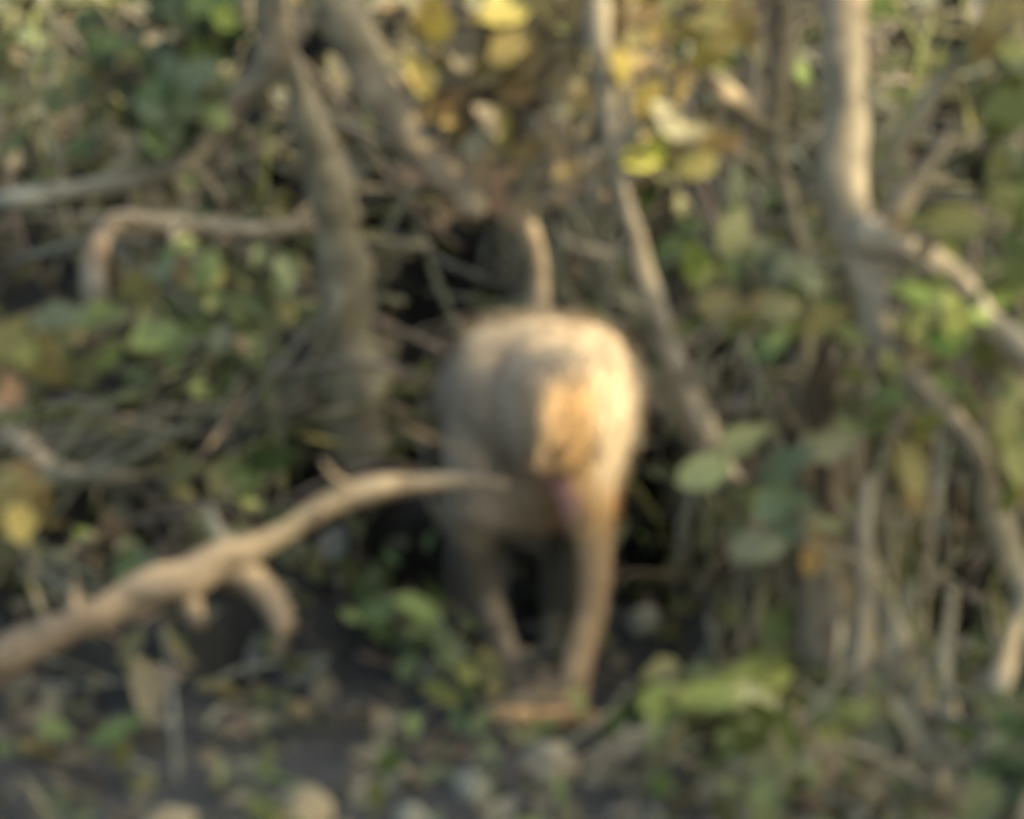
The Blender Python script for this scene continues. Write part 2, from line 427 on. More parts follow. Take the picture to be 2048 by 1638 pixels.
# ------------------------------------------------------------------ the animal
def capsule(mb, a, b, ra, rb, c=(0, 0, 0), seg=14):
    a, b = np.asarray(a, float), np.asarray(b, float)
    t = b - a; L = np.linalg.norm(t) + 1e-9; t /= L
    up = np.array((.31, .52, .79)); u = np.cross(t, up); u /= np.linalg.norm(u); v = np.cross(t, u)
    vs, fs = [], []
    rings = []
    for k in range(1, 5):
        th = math.pi / 2 * (k / 4 - 1); rings.append((a + t * ra * math.sin(th), ra * math.cos(th)))
    for k in range(1, 4):
        rings.append((a + t * L * k / 4, ra + (rb - ra) * k / 4))
    for k in range(0, 4):
        th = math.pi / 2 * k / 4; rings.append((b + t * rb * math.sin(th), rb * math.cos(th)))
    vs.append(a - t * ra)
    for cpt, r in rings:
        for k in range(seg):
            th = 2 * math.pi * k / seg; vs.append(cpt + (u * math.cos(th) + v * math.sin(th)) * r)
    vs.append(b + t * rb)
    n = len(rings)
    for k in range(seg):
        fs.append((0, 1 + (k + 1) % seg, 1 + k))
        for i in range(n - 1):
            p0 = 1 + i * seg; fs.append((p0 + k, p0 + (k + 1) % seg, p0 + seg + (k + 1) % seg, p0 + seg + k))
        fs.append((1 + (n - 1) * seg + k, 1 + (n - 1) * seg + (k + 1) % seg, len(vs) - 1))
    mb.add(vs, fs, c)
def chain(mb, pts):
    for (a, b) in zip(pts[:-1], pts[1:]): capsule(mb, a[:3], b[:3], a[3], b[3])
body = MB()
def Q(a, b, y, r): return (*P(a, b, y), r)
# trunk: rump towards the camera on the right, shoulders away on the left
chain(body, [Q(1120, 800, .02, .094), Q(1095, 800, .10, .098), Q(1070, 800, .20, .098), Q(1050, 800, .30, .094), Q(1040, 805, .36, .080)])
chain(body, [Q(1010, 785, .05, .070), Q(990, 790, .14, .076), Q(985, 805, .26, .072)])
chain(body, [Q(1185, 790, .02, .060), Q(1175, 800, .10, .066)])
chain(body, [Q(985, 722, .06, .046), Q(1080, 708, .03, .046), Q(1178, 724, .04, .048)])      # broad flat croup
chain(body, [Q(985, 722, .16, .046), Q(1172, 722, .16, .048)])
chain(body, [Q(962, 800, .06, .044), Q(954, 920, .06, .040), Q(965, 1000, .07, .038)])       # left flank
chain(body, [Q(1060, 920, .12, .082), Q(1030, 930, .24, .084)])          # belly
chain(body, [Q(985, 990, .10, .050), Q(1060, 1000, .12, .050)])
chain(body, [Q(1222, 760, .03, .036), Q(1220, 850, .02, .036)])
# hind legs
chain(body, [Q(1175, 850, .02, .058), Q(1168, 960, .01, .041), Q(1190, 1070, .0, .0235), Q(1192, 1150, .01, .0195), Q(1184, 1220, .02, .0185), Q(1160, 1310, .02, .0185), Q(1145, 1385, .01, .019)])
chain(body, [Q(975, 880, .10, .060), Q(945, 1010, .10, .042), Q(950, 1110, .12, .028), Q(965, 1180, .13, .022), Q(1000, 1280, .12, .019), Q(1025, 1350, .10, .018)])
def paw(base, dirn, L, wd, curl=.01):
    base = np.asarray(base, float); dirn = np.asarray(dirn, float); dirn /= np.linalg.norm(dirn)
    side = np.cross(dirn, (0, 0, 1)); side /= np.linalg.norm(side)
    chain(body, [(*base, wd * .55), (*(base + dirn * L * .55), wd * .5)])
    for k, s in enumerate((-1, -.35, .3, .9)):
        r0 = base + dirn * L * .5 + side * s * wd * .55
        m1 = r0 + dirn * L * (.28, .33, .31, .25)[k] + side * s * wd * .22 + np.array((0, 0, .004))
        e1 = m1 + dirn * L * .16 - np.array((0, 0, .007))
        chain(body, [(*r0, .0085), (*m1, .0075), (*e1, .006)])
    th = base + dirn * L * .22 + side * wd * .5
    chain(body, [(*th, .0085), (*(th + dirn * L * .2 + side * wd * .55), .0075), (*(th + dirn * L * .36 + side * wd * .6 - np.array((0, 0, .004))), .006)])
for fx, fy, fd, dr in ((1140, 1395, .01, (-.75, .66, -.02)), (1032, 1365, .10, (-.7, .7, 0))):
    a_ = P(fx, fy, fd); gf = ground_at(a_[0], fd)[2]
    chain(body, [(*a_, .018), (a_[0], fd, gf + .026, .019)])
    paw((a_[0], fd, gf + .024), dr, .085, .042)
# arms, in shade under the chest
for sx, e in ((-.055, -.075), (.055, .05)):
    cx = P(1040, 800, .34)[0]; cz = P(1040, 800, .34)[2]
    ga = ground_at(cx + e, .40)
    chain(body, [(cx + sx, .33, cz - .02, .046), (cx + sx * 1.2, .30, cz - .14, .030), (cx + e, .36, ga[2] + .09, .022), (cx + e, .38, ga[2] + .03, .018)])
    paw((cx + e, .38, ga[2] + .02), (-.2, 1, 0), .09, .034)
# neck, head lowered and turned a little left, muzzle, brow, ears
hz = P(1020, 800, .44)
chain(body, [Q(1035, 790, .36, .062), (*hz, .058)])
capsule(body, hz, hz + np.array((-.03, .035, -.01)), .062, .056)
muz = hz + np.array((-.065, .075, -.035))
capsule(body, hz + np.array((-.035, .045, -.015)), muz, .042, .030)
capsule(body, hz + np.array((-.075, .03, .025)), hz + np.array((-.02, .085, .025)), .012, .012)
for s, ex in ((-1, (-.058, -.028)), (1, (.045, .05))):
    capsule(body, hz + np.array((ex[0], ex[1], .005)), hz + np.array((ex[0] * 1.28, ex[1] * 1.2, .016)), .015, .011)
# short tail hanging on the shaded side of the rump
chain(body, [Q(1095, 790, -.06, .022), Q(1085, 850, -.075, .015), Q(1075, 900, -.07, .009)])
raw = bpy.data.objects.new('wild_animal', body.mesh('wild_animal', M_FUR)); col.objects.link(raw)
md = raw.modifiers.new('r', 'REMESH'); md.mode = 'VOXEL'; md.voxel_size = .0042
sm = raw.modifiers.new('s', 'SMOOTH'); sm.factor = .5; sm.iterations = 9
dg = bpy.context.evaluated_depsgraph_get()
mk = bpy.data.meshes.new_from_object(raw.evaluated_get(dg))
raw.modifiers.clear(); raw.data = mk
mk.name = 'wild_animal'
mk.materials.clear(); mk.materials.append(M_FUR)
mk.polygons.foreach_set('use_smooth', [True] * len(mk.polygons))
V = np.array([v.co for v in mk.vertices]); N = np.array([v.normal for v in mk.vertices])
vpx, vpy = project(V)
def lerp(a, b, t): return np.asarray(a) * (1 - t)[..., None] + np.asarray(b) * t[..., None]
def sstep(a, b, x): t = np.clip((x - a) / (b - a), 0, 1); return t * t * (3 - 2 * t)
zz, yy_, xx = V[:, 2], V[:, 1], V[:, 0]
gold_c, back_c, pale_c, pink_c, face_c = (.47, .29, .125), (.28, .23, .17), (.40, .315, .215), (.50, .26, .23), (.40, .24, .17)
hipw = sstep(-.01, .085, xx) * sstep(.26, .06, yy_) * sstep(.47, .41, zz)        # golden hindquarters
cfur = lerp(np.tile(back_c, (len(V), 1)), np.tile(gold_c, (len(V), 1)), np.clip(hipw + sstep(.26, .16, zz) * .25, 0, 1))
cfur = lerp(cfur, np.tile(pale_c, (len(V), 1)), sstep(.43, .48, zz))             # light from above put into the coat as a paler top
cfur = lerp(cfur, np.tile((.60, .49, .34), (len(V), 1)), sstep(.085, .12, xx) * sstep(.27, .32, zz) * sstep(.47, .43, zz))    # sun highlight painted into the right flank
cfur = lerp(cfur, np.tile((.065, .055, .042), (len(V), 1)), sstep(.30, .20, zz) * sstep(.05, .10, yy_))        # shade painted dark into the far lower legs and arms
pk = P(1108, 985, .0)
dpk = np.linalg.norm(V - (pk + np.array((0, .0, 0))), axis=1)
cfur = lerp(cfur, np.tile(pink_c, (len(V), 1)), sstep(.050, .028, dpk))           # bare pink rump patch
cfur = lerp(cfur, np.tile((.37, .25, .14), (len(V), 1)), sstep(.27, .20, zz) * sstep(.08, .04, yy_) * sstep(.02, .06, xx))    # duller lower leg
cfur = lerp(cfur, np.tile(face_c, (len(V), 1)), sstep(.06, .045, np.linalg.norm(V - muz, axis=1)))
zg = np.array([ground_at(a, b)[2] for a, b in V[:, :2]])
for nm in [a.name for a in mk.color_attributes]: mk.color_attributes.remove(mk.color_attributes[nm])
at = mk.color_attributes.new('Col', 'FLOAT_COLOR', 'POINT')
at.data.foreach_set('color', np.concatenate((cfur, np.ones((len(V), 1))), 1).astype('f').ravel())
animal = tag(raw, 'tan furry animal standing on slim legs, seen from behind, its right haunch golden in sunlight', 'animal')
# coat: short hairs lying back along the body
fur = MB()
heading = np.array((-.15, .97, .2))
pick = nrng.choice(len(V), 16000, replace=True)
for i in pick:
    if np.linalg.norm(V[i] - muz) < .05 or zz[i] - zg[i] < .03 or dpk[i] < .022: continue
    n_ = N[i]; p_ = V[i] + np.array((rng.gauss(0, .0012), rng.gauss(0, .0012), rng.gauss(0, .0012)))
    lay = -heading * .5 + np.array((0, 0, -.75)); lay = lay - n_ * (lay @ n_)
    d = n_ * .55 + lay * .8 + np.array((rng.gauss(0, .22), rng.gauss(0, .22), rng.gauss(0, .22))); d /= np.linalg.norm(d)
    L = rng.uniform(.011, .026) * (.5 if zz[i] < .25 else 1.0)
    s = np.cross(d, n_); s /= np.linalg.norm(s) + 1e-9
    wv = .0011
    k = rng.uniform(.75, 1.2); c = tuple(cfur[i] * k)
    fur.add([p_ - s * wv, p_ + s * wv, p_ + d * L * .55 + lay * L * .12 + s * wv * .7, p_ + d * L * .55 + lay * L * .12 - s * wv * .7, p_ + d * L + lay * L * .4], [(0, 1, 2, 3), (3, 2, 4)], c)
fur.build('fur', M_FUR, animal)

# ------------------------------------------------------------------ woody stems and branches
def stem_pts(pl, y0, y1=None):
    """pixels (px, py, radius px[, y]) -> points; depth runs from y0 to y1 along the line"""
    y1 = y0 if y1 is None else y1
    out = []
    n = len(pl)
    for i, q in enumerate(pl):
        y = q[3] if len(q) > 3 else y0 + (y1 - y0) * i / (n - 1)
        out.append((*P(q[0], q[1], y), q[2] * MPP))
    return out
def lay_on_bank(pl, lift=.035):
    """a stick lying against the bank: every point rests on the ground seen at its pixel"""
    out = []
    ys = [float(on_ground(q[0], q[1])[0][1]) - lift for q in pl]
    ys = [min(ys[max(0, i - 1):i + 2]) for i in range(len(ys))]
    return [(*P(q[0], q[1], yy), q[2] * MPP) for q, yy in zip(pl, ys)]
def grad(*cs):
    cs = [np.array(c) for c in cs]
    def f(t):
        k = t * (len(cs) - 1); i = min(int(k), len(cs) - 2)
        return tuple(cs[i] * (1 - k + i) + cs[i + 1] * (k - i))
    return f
def rooted(pl_pts):
    """end a stem in the ground below its last point"""
    p = pl_pts[-1]; g = ground_at(p[0], p[1])
    if p[2] > g[2] - .02: pl_pts = pl_pts + [(p[0] + .01, p[1] + .01, g[2] - .04, p[3] * 1.15)]
    return pl_pts
def stem(name, label, cat, pts, color, group=None, branches=(), part='trunk'):
    base = max(pts[0], pts[-1], key=lambda q: -q[2])
    t = thing(name, label, cat, base[:3], group)
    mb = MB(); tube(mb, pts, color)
    sl = spline(pts, .03)
    for _ in range(min(9, len(sl) // 4)):
        q = sl[rng.randrange(1, len(sl) - 1)]
        d = np.array((rng.gauss(0, 1), rng.gauss(-.1, .5), rng.gauss(.5, .7))); d /= np.linalg.norm(d)
        L = rng.uniform(.03, .16); r = min(q[3] * .4, rng.uniform(.002, .005))
        b_ = np.array((rng.gauss(0, 1), rng.gauss(0, 1), rng.gauss(0, 1))) * L * .15
        tube(mb, [(*q[:3], r * 1.4), (*(q[:3] + d * L * .5 + b_), r), (*(q[:3] + d * L), r * .4)], color(.5) if callable(color) else color, .03, 6)
    mb.build(part, M_BARK, t)
    for bn, bpts, bc in branches:
        mb = MB(); tube(mb, bpts, bc, sides=8); mb.build(bn, M_BARK, t)
    return t
def foliage(parent, leaves, src, name='foliage', fill=(), y=.2, tw=C['barkbrown'], inpit=False):
    """leaves: px, py, length px, angle deg in the picture (0 right, 90 up), colour; each hangs on a twig that runs back to the stem at src"""
    mb = MB(); tb = mb
    allv = list(leaves)
    for cx, cy, sx, sy, n, kinds, ln in fill:
        for _ in range(n):
            fx, fy = rng.gauss(cx, sx), rng.gauss(cy, sy)
            if not inpit and pit_at(fx, fy) > .5 and rng.random() < .8: continue
            allv.append((fx, fy, rng.uniform(.6, 1.15) * ln, rng.uniform(0, 360), rng.choice(kinds)))
    for q, (a, b, L, ang, k) in enumerate(allv):
        yy = y + (rng.uniform(-.07, -.03) if q < len(leaves) else rng.uniform(-.03, .07))
        r = R(ang); ln = L * MPP
        d = np.array((math.cos(r), rng.uniform(-.5, .5), math.sin(r)))
        ctr = P(a, b, yy)
        base = ctr - d / np.linalg.norm(d) * ln * .5
        nrm = np.array((rng.gauss(.25, .35), -.8, rng.gauss(.6, .35)))
        leaf(mb, base, d, nrm, ln, ln * rng.uniform(.5, .68), jit(C[k], .15), rng.uniform(.0, .3), rng.uniform(.1, .35))
        s = np.asarray(src[min(range(len(src)), key=lambda q: np.linalg.norm(np.asarray(src[q][:3]) - base))][:3])
        if np.linalg.norm(s - base) < .5:
            midp = (s + base) / 2 + np.array((rng.uniform(-.02, .02), rng.uniform(-.02, .02), rng.uniform(0, .03)))
            tube(tb, [(*s, .0028), (*midp, .002), (*base, .0012)], jit(tw), .05, 5, .05)
    mb.build(name, M_LEAF, parent)
def plant(name, label, cat, root_px, heads, leaves, fill=(), y=.2, inpit=False, group=None, rootpt=None, stemc=C['olive'], sr=4):
    g, _ = on_ground(*root_px)
    if rootpt is not None: g = np.asarray(rootpt)
    t = thing(name, label, cat, g, group)
    mb = MB(); src = []
    for hx, hy in heads:
        h = P(hx, hy, y)
        m1 = g * .5 + h * .5 + np.array((rng.uniform(-.02, .02), 0, .02))
        pts = [(*(g - np.array((0, 0, .02))), sr * MPP), (*m1, sr * .8 * MPP), (*h, sr * .45 * MPP)]
        tube(mb, pts, jit(stemc), .03, 6, .08)
        src += spline(pts, .03)
    mb.build('stem', M_BARK, t)
    foliage(t, leaves, src, fill=fill, y=y, inpit=inpit)
    return t

# fallen branch propped in front of the animal
fb = stem_pts([(-260, 1430, 44), (-60, 1350, 44), (80, 1275, 40), (210, 1218, 36), (300, 1178, 46), (370, 1165, 50), (450, 1112, 42), (510, 1090, 30), (570, 1062, 22), (680, 1000, 25), (760, 980, 27), (840, 968, 18), (910, 960, 13), (965, 962, 8), (1015, 968, 4)], -.12, -.13)
fork = stem_pts([(440, 1130, 36), (495, 1165, 36), (535, 1205, 32), (562, 1245, 26), (560, 1285, 18), (540, 1305, 8)], -.12, -.17)
stub = stem_pts([(370, 1185, 26), (385, 1220, 22), (400, 1250, 14)], -.12, -.16)
twg = stem_pts([(460, 1100, 18), (425, 1050, 15), (420, 1010, 10)], -.11, -.06)
stem('fallen_branch', 'pale forked dead branch propped up from lower left towards the animal', 'branch', fb,
     grad((.13, .105, .07), (.19, .15, .10), (.26, .20, .14), (.26, .20, .135), (.22, .175, .115), (.27, .21, .135), (.22, .18, .13)),
     branches=(('fork', fork, (.18, .14, .095)), ('stub', stub, (.18, .14, .095)), ('side_twig', twg, C['taupe'])), part='limb')

# leaning sapling right of the animal
sp = stem_pts([(1120, -900, 12), (1165, -350, 17), (1195, 0, 20), (1208, 150, 21), (1222, 260, 20), (1247, 400, 21), (1290, 560, 23), (1340, 700, 26), (1385, 815, 29), (1430, 910, 28), (1490, 1010, 28), (1560, 1140, 30), (1635, 1280, 34)], .14, .10)
sap = stem('sapling', 'slender pale sapling leaning diagonally behind the right side of the animal', 'tree', rooted(sp), grad(C['cream'], C['cream'], C['barkpale'], C['barkpale'], C['barkpale'], C['bark'], C['brown']))
foliage(sap, [(1300, 195, 95, 60, 'yellow'), (1335, 240, 110, 130, 'pale'), (1375, 265, 90, 20, 'pale'), (1290, 312, 105, 15, 'lime'), (1318, 300, 70, 80, 'lime'), (1240, 130, 90, 110, 'yellow'), (1265, 120, 60, 40, 'mustard'),
              (1395, 330, 90, 200, 'mustard'), (1420, 290, 80, 250, 'gold'), (1330, 340, 70, 160, 'olive'), (1140, 340, 90, 30, 'gold'), (1290, 30, 90, 20, 'gold'), (1235, 40, 80, 80, 'gold')], spline(sp, .03), y=.17,
        fill=((1340, 290, 60, 60, 12, ('mustard', 'gold', 'olive'), 70), (1270, 90, 60, 60, 8, ('gold', 'mustard'), 70)))

# young tree at upper right, crooked lower trunk running off to the right
yt = stem_pts([(1640, -1000, 34), (1670, -400, 44), (1688, 0, 47), (1690, 150, 46), (1688, 280, 45), (1692, 380, 44), (1712, 460, 44), (1742, 560, 40), (1775, 680, 36), (1855, 800, 33), (1935, 890, 30), (1975, 1000, 28), (2020, 1110, 30), (2070, 1240, 34)], .10, .05)
ytree = stem('young_tree', 'thickest pale upright trunk at upper right, sunlit peach near the top', 'tree', rooted(yt), grad((.62, .47, .34), (.62, .47, .34), (.62, .44, .29), (.64, .36, .18), (.50, .36, .24), C['barkpale'], C['barkpale'], C['barkpale'], C['barkpale'], C['bark'], C['taupe'], C['taupe'], C['brown']),  # sunlight on the upper trunk painted in as lighter, peach bark
     branches=(('branch', stem_pts([(1712, 462, 36), (1800, 492, 32), (1895, 550, 29), (1995, 645, 26), (2120, 760, 18), (2260, 900, 10)], .06, -.02), C['barkpale']),
               ('branch', stem_pts([(1740, 480, 30), (1785, 435, 28), (1812, 390, 24), (1850, 345, 14), (1900, 270, 8)], .10, .06), C['barkpale'])))
foliage(ytree, [(1830, 590, 110, 150, 'bright'), (1915, 640, 120, 100, 'bright'), (1895, 680, 90, 190, 'bright'), (1850, 630, 80, 40, 'moss'), (1945, 600, 70, 60, 'greygreen'), (1835, 715, 80, 20, 'gold'), (1900, 440, 110, 190, 'mustard'), (1945, 460, 80, 40, 'mustard')],
        spline(yt, .03), y=.0, fill=((1880, 640, 55, 45, 18, ('bright', 'moss', 'green'), 70), (1900, 450, 60, 25, 8, ('mustard', 'brown'), 70)))
# thinner stem beside it
s3 = stem_pts([(1545, -700, 16), (1556, -200, 24), (1560, 0, 28), (1562, 120, 28), (1552, 220, 24), (1560, 330, 20), (1590, 460, 18), (1605, 560, 18)], .32, .42)
t3 = stem('sapling', 'thin tan sapling just left of the thickest trunk, bearing bright yellow leaves', 'tree', rooted(s3), grad(C['bark'], C['bark'], C['taupe'], C['brown']))
foliage(t3, [(1425, 45, 110, 160, 'yellow'), (1455, 70, 110, 30, 'yellow'), (1480, 55, 70, 60, 'yellow'), (1410, 110, 100, 250, 'yellow'), (1385, 135, 80, 200, 'gold'), (1500, 30, 60, 100, 'mustard')], spline(s3, .03), y=.22,
        fill=((1430, 80, 45, 40, 10, ('yellow', 'mustard', 'gold'), 65),))
# pair of stems at upper left
s4 = stem_pts([(560, -800, 24), (545, -200, 38), (540, 0, 43), (535, 125, 40), (480, 185, 32), (440, 255, 28), (395, 315, 26), (285, 355, 24), (150, 382, 22), (-20, 405, 20, .42), (-200, 440, 16, .75)], .42, .42)
stem('bent_stem', 'grey stem at upper left bending sideways into a long low limb', 'tree stem', s4, grad(C['taupe'], C['barkpale'], C['barkpale'], C['bark'], C['bark'], C['grey'], C['grey'], C['grey']))
y5 = float(on_ground(700, 800)[0][1])
s5 = stem_pts([(560, 80, 24), (612, 220, 38), (658, 370, 52), (682, 500, 54), (690, 620, 56), (700, 715, 64), (704, 780, 80)], y5 - .12, y5 - .03)
stem('leaning_tree', 'broad soft brown trunk standing left of the dark hollow behind the animal', 'tree', rooted(s5), grad(C['bark'], C['taupe'], C['taupe'], C['taupe'], C['taupe'], C['taupe'], C['bark']))
s17 = stem_pts([(590, -260, 40), (660, -40, 46), (735, 130, 48), (815, 270, 44), (905, 352, 44), (985, 392, 36), (1050, 450, 27), (1077, 530, 22), (1084, 620, 21), (1092, 820, 22), (1098, 1000, 22)], .24, .36)
stem('slanting_stem', 'tan stem slanting from the top down to the back of the animal', 'tree stem', rooted(s17), grad(C['taupe'], C['taupe'], C['bark'], (.26, .215, .155), (.28, .225, .16), (.33, .26, .185), (.33, .25, .17), (.33, .25, .17), C['bark'], C['bark']))
s6 = lay_on_bank([(170, 690, 18), (190, 600, 24), (188, 530, 24), (202, 475, 25), (235, 448, 27), (300, 450, 25), (420, 460, 20), (560, 458, 18), (650, 446, 20), (720, 425, 16)], .13)
stem('crooked_branch', 'pale crooked dead branch at left, bent down at a right angle', 'branch', s6, grad(C['barkpale'], C['barkpale'], C['barkpeach'], C['cream'], C['cream'], C['barkpale'], C['barkpale'], C['barkpale'], C['taupe']), part='limb')
s7 = lay_on_bank([(-260, 640, 18), (-80, 770, 24), (10, 855, 27), (60, 895, 26), (110, 940, 24), (190, 955, 18), (260, 950, 10)])
stem('dead_stick', 'pale dead stick slanting down from the left edge above the fallen branch', 'stick', s7, grad(C['barkpale'], C['barkpeach'], C['cream'], C['cream'], C['barkpale']), part='limb')
s8 = stem_pts([(1405, 145, 12), (1440, 178, 24), (1480, 210, 22), (1530, 250, 18), (1590, 285, 10)], .26, .42)
stem('dead_stick', 'short bleached stick among yellow leaves left of the thickest trunk', 'stick', s8, grad(C['barkpale'], C['cream'], C['barkpale'], C['taupe']), part='limb')
s9 = stem_pts([(1600, 1020, 30), (1635, 1130, 44), (1652, 1250, 54), (1645, 1370, 54), (1665, 1480, 60)], .10, .02)
stem('tree_stump', 'squat taupe stump at lower right where the leaning sapling comes down', 'stump', rooted(s9), grad(C['brown'], C['bark'], C['bark'], C['barkbrown']))
s10 = stem_pts([(1700, 1060, 14), (1745, 1150, 22), (1785, 1250, 27), (1825, 1370, 30), (1855, 1480, 28)], .04, -.06)
stem('dry_stem', 'greyish dry stem slanting down beside the squat stump at lower right', 'plant stem', rooted(s10), grad(C['brown'], C['taupe'], C['taupe'], C['grey']))
s11 = stem_pts([(2070, 1130, 12), (2030, 1250, 18), (1998, 1370, 24), (1972, 1490, 25), (1945, 1590, 22), (1925, 1680, 20)], -.15, -.35)
stem('dry_stem', 'tan dry stem curving down along the lower right edge', 'plant stem', rooted(s11), grad(C['taupe'], C['bark'], C['bark'], C['tan']))
for lab, pts_, cc in (('straight pale dry stem rising from the bottom edge right of the squat stump', [(1735, 960, 12), (1728, 1120, 18), (1722, 1300, 22), (1716, 1480, 23), (1700, 1640, 22)], 'bark'),
                      ('short leaning dry stem at the bottom edge left of the orange leaf', [(1500, 1330, 10), (1535, 1430, 17), (1562, 1530, 20), (1585, 1660, 20)], 'tan'),
                      ('pale dry stem at the bottom edge between the greyish and the curving stem', [(1905, 1180, 10), (1890, 1330, 17), (1893, 1480, 20), (1880, 1650, 20)], 'taupe')):
    q_ = stem_pts(pts_, -.10, -.25)
    stem('dry_stem', lab, 'plant stem', rooted(q_), C[cc])
s12 = lay_on_bank([(500, 850, 14), (580, 805, 22), (660, 775, 26), (750, 745, 24), (830, 770, 14)])
stem('fallen_stick', 'brown stick lying at the foot of the broad brown trunk', 'stick', s12, C['barkbrown'], part='limb')
s13 = stem_pts([(2010, -60, 14), (1960, 60, 16), (1880, 180, 18), (1800, 280, 16), (1755, 370, 12)], .30, .34)
stem('dry_stem', 'thin brown stem crossing behind the dark hole at upper right', 'plant stem', s13, C['taupe'])
s14 = stem_pts([(1655, 690, 14), (1640, 750, 30), (1645, 830, 34), (1655, 900, 30)], .28, .30)
stem('tree_stump', 'reddish brown rotten stub between the sapling and the crooked trunk', 'stump', rooted(s14), C['barkbrown'])
s15 = stem_pts([(940, 1200, 14), (1000, 1290, 10), (1060, 1370, 12)], .22, .2)

# ------------------------------------------------------------------ shrubs and low plants
s16 = stem_pts([(955, 1432, 10), (1000, 1424, 22), (1060, 1420, 25), (1120, 1418, 24), (1170, 1424, 18), (1215, 1432, 8)], -.06, -.05)
s16 = [(x, y, ground_at(x, y)[2] + .020, r) for x, y, z, r in s16]
stem('fallen_stick', 'short orange-tan piece of wood lying at the feet of the animal', 'stick', s16, grad((.22, .155, .095), (.25, .165, .09), (.20, .125, .065)), part='limb')
plant('shrub', 'golden brown autumn shrub filling the top centre above the animal', 'shrub', (980, 430), ((880, 60), (1000, 90), (1080, 30), (950, 200), (1060, 220)),
      [(862, 30, 120, 80, 'yellow'), (880, 60, 80, 250, 'yellow'), (840, 150, 110, 110, 'yellow'), (855, 165, 70, 60, 'yellow'), (1015, 15, 130, 20, 'yellow'), (960, 10, 80, 150, 'pale'), (1150, 20, 90, 70, 'gold'), (850, 265, 80, 10, 'dark'), (1020, 90, 110, 40, 'gold'), (1060, 120, 110, 220, 'gold'),
       (920, 100, 100, 100, 'brown'), (900, 200, 90, 30, 'rust'), (980, 240, 90, 320, 'tan'), (950, 290, 90, 70, 'tan'), (940, 400, 80, 150, 'tan'), (1060, 395, 70, 80, 'tan'), (1010, 350, 80, 20, 'peach'), (1140, 340, 90, 45, 'tan')],
      fill=((980, 110, 95, 100, 74, ('gold', 'gold', 'yellow', 'tan', 'tan', 'mustard', 'taupe'), 85), (960, 330, 70, 60, 24, ('peach', 'peach', 'tan', 'taupe'), 85), (1110, 180, 50, 110, 22, ('tan', 'gold', 'pale', 'taupe'), 80)), y=.28, stemc=C['barkbrown'], sr=9)
pl = plant('seedling', 'broad-leaved green seedling with pale upper leaves right of the leaning sapling', 'plant', (1590, 1180), ((1420, 930), (1500, 900), (1580, 940), (1660, 880), (1530, 1085), (1650, 1060)),
      [(1410, 945, 120, 20, 'palegreen'), (1480, 885, 135, 35, 'palegreen'), (1570, 935, 150, 40, 'bluegreen'), (1655, 890, 130, 10, 'greygreen'), (1550, 1000, 110, 60, 'bluegreen'), (1515, 1095, 120, 15, 'greygreen'), (1570, 1065, 100, 40, 'bluegreen'), (1650, 1050, 85, 160, 'palegreen'), (1625, 1105, 110, 80, 'gold'), (1715, 1175, 90, 70, 'gold')],
      fill=((1580, 960, 60, 60, 10, ('green', 'bluegreen'), 75),), y=.0)
plant('shrub', 'olive gold shrub under the lower end of the crooked trunk', 'shrub', (1830, 1060), ((1830, 880), (1850, 960), (1800, 930)),
      [(1840, 880, 110, 80, 'mustard'), (1825, 940, 120, 100, 'mustard'), (1800, 920, 90, 60, 'mustard'), (1830, 990, 90, 260, 'gold'), (1860, 850, 80, 30, 'moss')], fill=((1830, 930, 28, 50, 16, ('mustard', 'olive', 'gold'), 75),), y=.04)
plant('shrub', 'leafy green shrub hanging at the right edge beside the crooked trunk', 'shrub', (2050, 620), ((2020, 430), (2040, 230), (2000, 60), (2050, 540)),
      [(2020, 215, 130, 10, 'moss'), (2035, 240, 100, 40, 'moss'), (2010, 30, 130, 30, 'mustard'), (1975, 80, 100, 60, 'mustard'), (2030, 100, 90, 0, 'moss'), (2030, 550, 90, 80, 'moss'), (2000, 330, 80, 90, 'olive')],
      fill=((2040, 430, 30, 70, 26, ('green', 'green', 'moss'), 80), (2030, 180, 35, 90, 26, ('olive', 'moss', 'greygreen'), 75)), y=.3)
plant('shrub', 'yellow-olive shrub at the right edge below the crooked branch', 'shrub', (2060, 1060), ((2030, 860), (2050, 940)),
      [(2020, 850, 110, 80, 'moss'), (2035, 920, 120, 100, 'moss'), (1990, 830, 80, 30, 'mustard')], fill=((2035, 890, 30, 70, 26, ('moss', 'mustard', 'olive'), 75),), y=-.05)
plant('green_plant', 'low mossy green plant on the dark floor right of the animal', 'plant', (1440, 1500), ((1330, 1400), (1430, 1390), (1520, 1400), (1480, 1340)),
      [(1340, 1400, 130, 10, 'moss'), (1420, 1400, 140, 5, 'moss'), (1500, 1405, 130, 0, 'greygreen'), (1470, 1350, 110, 30, 'moss'), (1320, 1465, 120, 80, 'green'), (1360, 1490, 100, 60, 'green'), (1540, 1360, 90, 30, 'moss')],
      fill=((1420, 1410, 90, 28, 95, ('moss', 'moss', 'green', 'olive'), 80), (1330, 1470, 40, 35, 28, ('green', 'moss'), 75)), y=-.16)
plant('green_plant', 'upright green plant growing against the squat stump', 'plant', (1690, 1540), ((1700, 1420), (1650, 1470), (1740, 1480)),
      [(1720, 1430, 110, 30, 'moss'), (1670, 1450, 100, 120, 'green'), (1760, 1470, 90, 10, 'greygreen')], fill=((1690, 1460, 45, 45, 20, ('moss', 'green', 'olive'), 75),), y=-.2)
